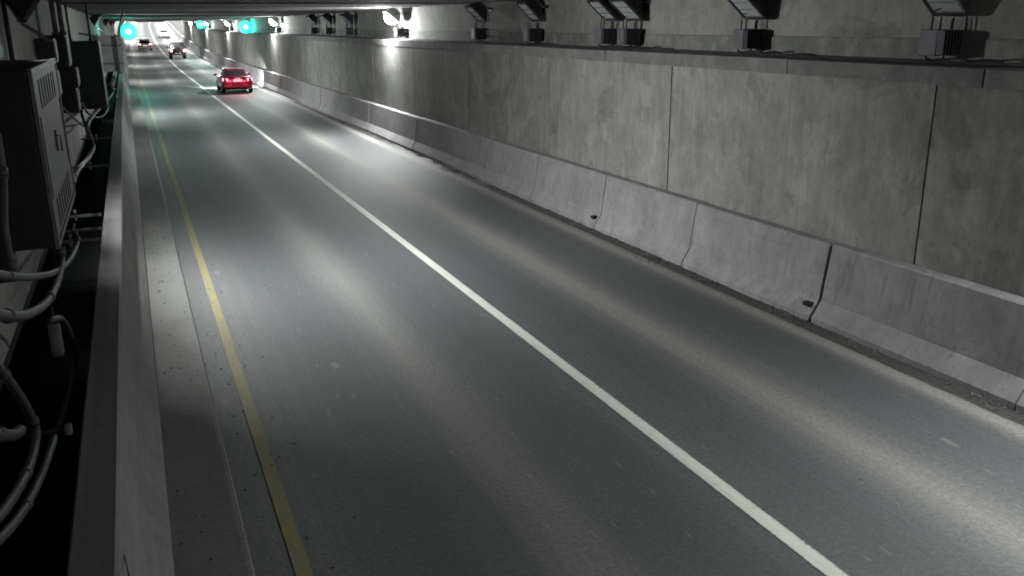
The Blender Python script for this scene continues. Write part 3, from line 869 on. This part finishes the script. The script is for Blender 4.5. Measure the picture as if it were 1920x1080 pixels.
# conduits rising to the ceiling
CG = 'conduits rising up the cabinet wall'
for x, y, z0, r, lab in ((-1.33, 17.5, 3.72, .018, 'thin conduit rising from the small dark box beside the stack'),
                    (-1.20, 19.35, 3.76, .045, 'thick dark conduit rising from the stack, the one nearer the wall'),
                    (-1.08, 19.4, 3.76, .045, 'thick dark conduit rising from the stack, the one nearer the road'),
                    (-1.25, 25.0, 3.57, .03, 'conduit rising from the blue-grey cabinet, nearer the wall'),
                    (-.80, 25.2, 3.57, .03, 'conduit rising from the blue-grey cabinet, nearer the road'),
                    (-1.36, 13.2, 1.2, .03, 'pale conduit on the wall just past the large cabinet')):
    o = thing('conduit', lab, 'conduit', (x, y, z0), 0, CG)
    MB().tube([(0, 0, 0), (0, 0, 4.44 - z0)], r, 10).build('pipe', M['conduit'] if 'pale' in lab else M['grey_metal'], o)
    MB().tube([(0, 0, 0), (0, 0, .06)], r * 1.5, 10).build('coupling', M['grey_metal'], o)

# slack cables: paths lie on upright planes in the gap between barrier and wall
def cable(label, path, X, r, mat='conduit', name='flexible_conduit'):
    P = smooth_path([pix(px, py, X) + Vector((dx, 0, 0)) for px, py, dx in path], 6)
    org = P[len(P) // 2].copy()
    m = MB().tube([p - org for p in P], [r * (1 + .04 * math.sin(i * 2.3)) for i in range(len(P))], 10)
    for i in range(5, len(P) - 2, 14):
        m.tube([P[i] - org, P[i] + (P[i + 1] - P[i]).normalized() * .07 - org], r * 1.28, 10)
    o = m.build(name, M[mat]); o.location = org
    return tag(o, label, 'cable', 'slack cables in the gap behind the barrier')
cable('grey conduit looping low below the large cabinet and out of view at half height', [(-20, 512, .0), (20, 518, 0), (60, 519, 0), (100, 511, 0), (128, 490, 0), (143, 462, 0), (144, 445, 0), (138, 432, 0)], -.86, .030)
cable('thick grey conduit sagging in a wide bend under the large cabinet', [(-25, 585, 0), (20, 593, 0), (55, 588, 0), (88, 565, 0), (108, 525, 0), (115, 490, 0), (113, 470, 0)], -.84, .036)
cable('long grey conduit hanging down past the small clamp to the lower corner', [(95, 600, 0), (115, 598, 0), (130, 620, 0), (139, 665, 0), (136, 715, 0), (120, 775, 0), (100, 830, 0), (78, 890, 0), (45, 955, 0), (5, 1005, 0), (-30, 1030, 0)], -.84, .026)
cable('grey conduit bulging beside the pale stub in the lower corner', [(-20, 672, 0), (10, 705, 0), (38, 745, 0), (58, 780, 0), (68, 812, 0), (60, 860, 0), (38, 910, 0), (5, 960, 0), (-25, 990, 0)], -.88, .028)
cable('short pale stub of conduit pointing in from the edge of view', [(-30, 816, 0), (0, 815, 0), (25, 816, 0), (38, 806, 0)], -.92, .036)
cable('upright grey cable in front of the dark end of the large cabinet', [(-8, 250, 0), (4, 330, 0), (6, 420, 0), (16, 480, 0), (24, 520, 0)], -.93, .032)
cable('pale conduit snaking from the large cabinet up under the stack of boxes', [(137, 345, 0), (140, 330, 0), (152, 312, 0), (168, 293, 0), (175, 275, 0), (169, 255, 0), (163, 238, 0), (172, 220, 0), (188, 202, 0), (206, 183, 0), (216, 168, 0)], -.80, .034)
cable('dark cable drooping from the lowest box of the stack', [(147, 188, 0), (152, 210, 0), (158, 228, 0), (163, 245, 0)], -1.0, .03, 'black')
cable('thin pale cable slung between the stack and the barrier top', [(152, 188, 0), (165, 212, 0), (180, 220, 0), (195, 216, 0), (204, 200, 0), (202, 190, 0)], -.85, .020)
cable('thin dark cable crossing below the stack of boxes', [(116, 200, 0), (128, 212, 0), (146, 228, 0), (160, 238, 0), (170, 228, 0)], -1.05, .016, 'black')
cable('pale cable crossing from the blue-grey cabinet to the barrier', [(200, 160, 0), (212, 166, 0), (222, 170, 0)], -.72, .03)
cable('dark cable bundle standing on the barrier by the green glow', [(224, 103, 0), (219, 118, 0), (217, 132, 0), (213, 148, 0), (207, 165, 0)], -.62, .09, 'black', 'cable_bundle')
cable('thin cable running down the wall between the large cabinet and the stack', [(97, 170, 0), (100, 200, 0), (106, 225, 0), (112, 260, 0)], -1.38, .018, 'black')

# struts and clamps between barrier and wall
ST = 'steel struts between barrier and cabinet wall'
for px, py, lab in ((190, 402, 'thin steel strut in the gap, nearest the large cabinet vent'), (190, 428, 'steel strut in the gap with bright bolt heads, middle of three'), (186, 448, 'steel strut in the gap, lowest of three in view'),
               (203, 310, 'steel strut in the gap halfway along beside the snaking conduit'), (208, 258, 'far steel strut in the gap below the blue-grey cabinet'), ):
    p = pix(px, py, -.66)
    t = thing('steel_strut', lab, 'strut', p, 0, ST)
    MB().box((-.72, -.02, -.02), (0, .02, .02), .003).build('bar', M['galv'], t)
    b = MB(); b.tube([(-.36, 0, .02), (-.36, 0, .10)], .022, 8); b.tube([(-.36, 0, -.07), (-.36, 0, -.02)], .022, 8); b.build('bolt', M['galv'], t)
p = pix(130, 806, -.70)
t = thing('cable_hook', 'dark rod with a rounded end holding the long conduit beside the barrier', 'hook', p)
MB().tube([(-.45, 0, 0), (-.05, 0, .01), (0, -.01, .01)], .022, 8).build('rod', M['dark_metal'], t)
MB().box((-.03, -.04, -.03), (.02, .04, .04), .015).build('end_cap', M['grey_metal'], t)
p = pix(105, 636, -.90)
t = thing('inspection_lamp', 'small rounded grey fitting hanging in the shadow inside the long conduit loop', 'fitting', p)
MB().box((-.05, -.05, -.16), (.05, .05, .16), .03).build('body', M['grey_metal'], t)
MB().tube([(0, 0, .15), (0, 0, .30)], .02, 8).build('stem', M['black'], t)
p = pix(15, 500, -1.0)
t = thing('junction_box', 'black junction box where conduits meet below the large cabinet', 'electrical box', p)
MB().box((-.16, -.1, -.10), (.06, .1, .10), .02).build('body', M['black'], t)
MB().box((-.12, -.114, -.07), (.03, -.101, .07), .004).build('cover', M['cabinet_dark'], t)

# ------------------------------------------------------------------ loose gravel (stuff)
def gravel(name, spots, label=None):
    mb = MB()
    for (x, y, z, r) in spots:
        bm = bmesh.new(); bmesh.ops.create_icosphere(bm, subdivisions=1, radius=r)
        for v in bm.verts: v.co = Vector((v.co.x * random.uniform(.6, 1.4), v.co.y * random.uniform(.6, 1.5), v.co.z * random.uniform(.4, .9)))
        mb.frombm(bm, Matrix.Translation((x, y, z)) @ Matrix.Rotation(random.uniform(0, 6.3), 4, 'Z'))
    return tag(mb.build(name, M['stone'], fix=False), kind='stuff')
sp = []
for i in range(420):
    y = 4 + 26 * random.random() ** 1.7; x = random.choice((random.gauss(.02, .14), random.gauss(.55, .25), random.gauss(.3, .4)))
    if x < -.08 or x > 1.4: continue
    sp.append((x, y, (.045 if x < .4 else .004), random.choice((.004, .005, .006, .008, .012))))
for i in range(90): sp.append((random.uniform(1, 8), 4 + 22 * random.random() ** 1.5, .003, random.uniform(.004, .008)))
gravel('gravel', sp)
sp = []
for i in range(5200):
    y = 5 + 33 * random.random() ** 1.4
    cl = math.sin(y * 1.7) + math.sin(y * 4.1 + 1) + math.sin(y * .61)
    if random.random() > .5 + .3 * cl: continue
    x = 8.05 - abs(random.gauss(0, .06 + .035 * max(0, cl)))
    sp.append((x, y, .004, random.uniform(.006, .024)))
gravel('rubble', sp)
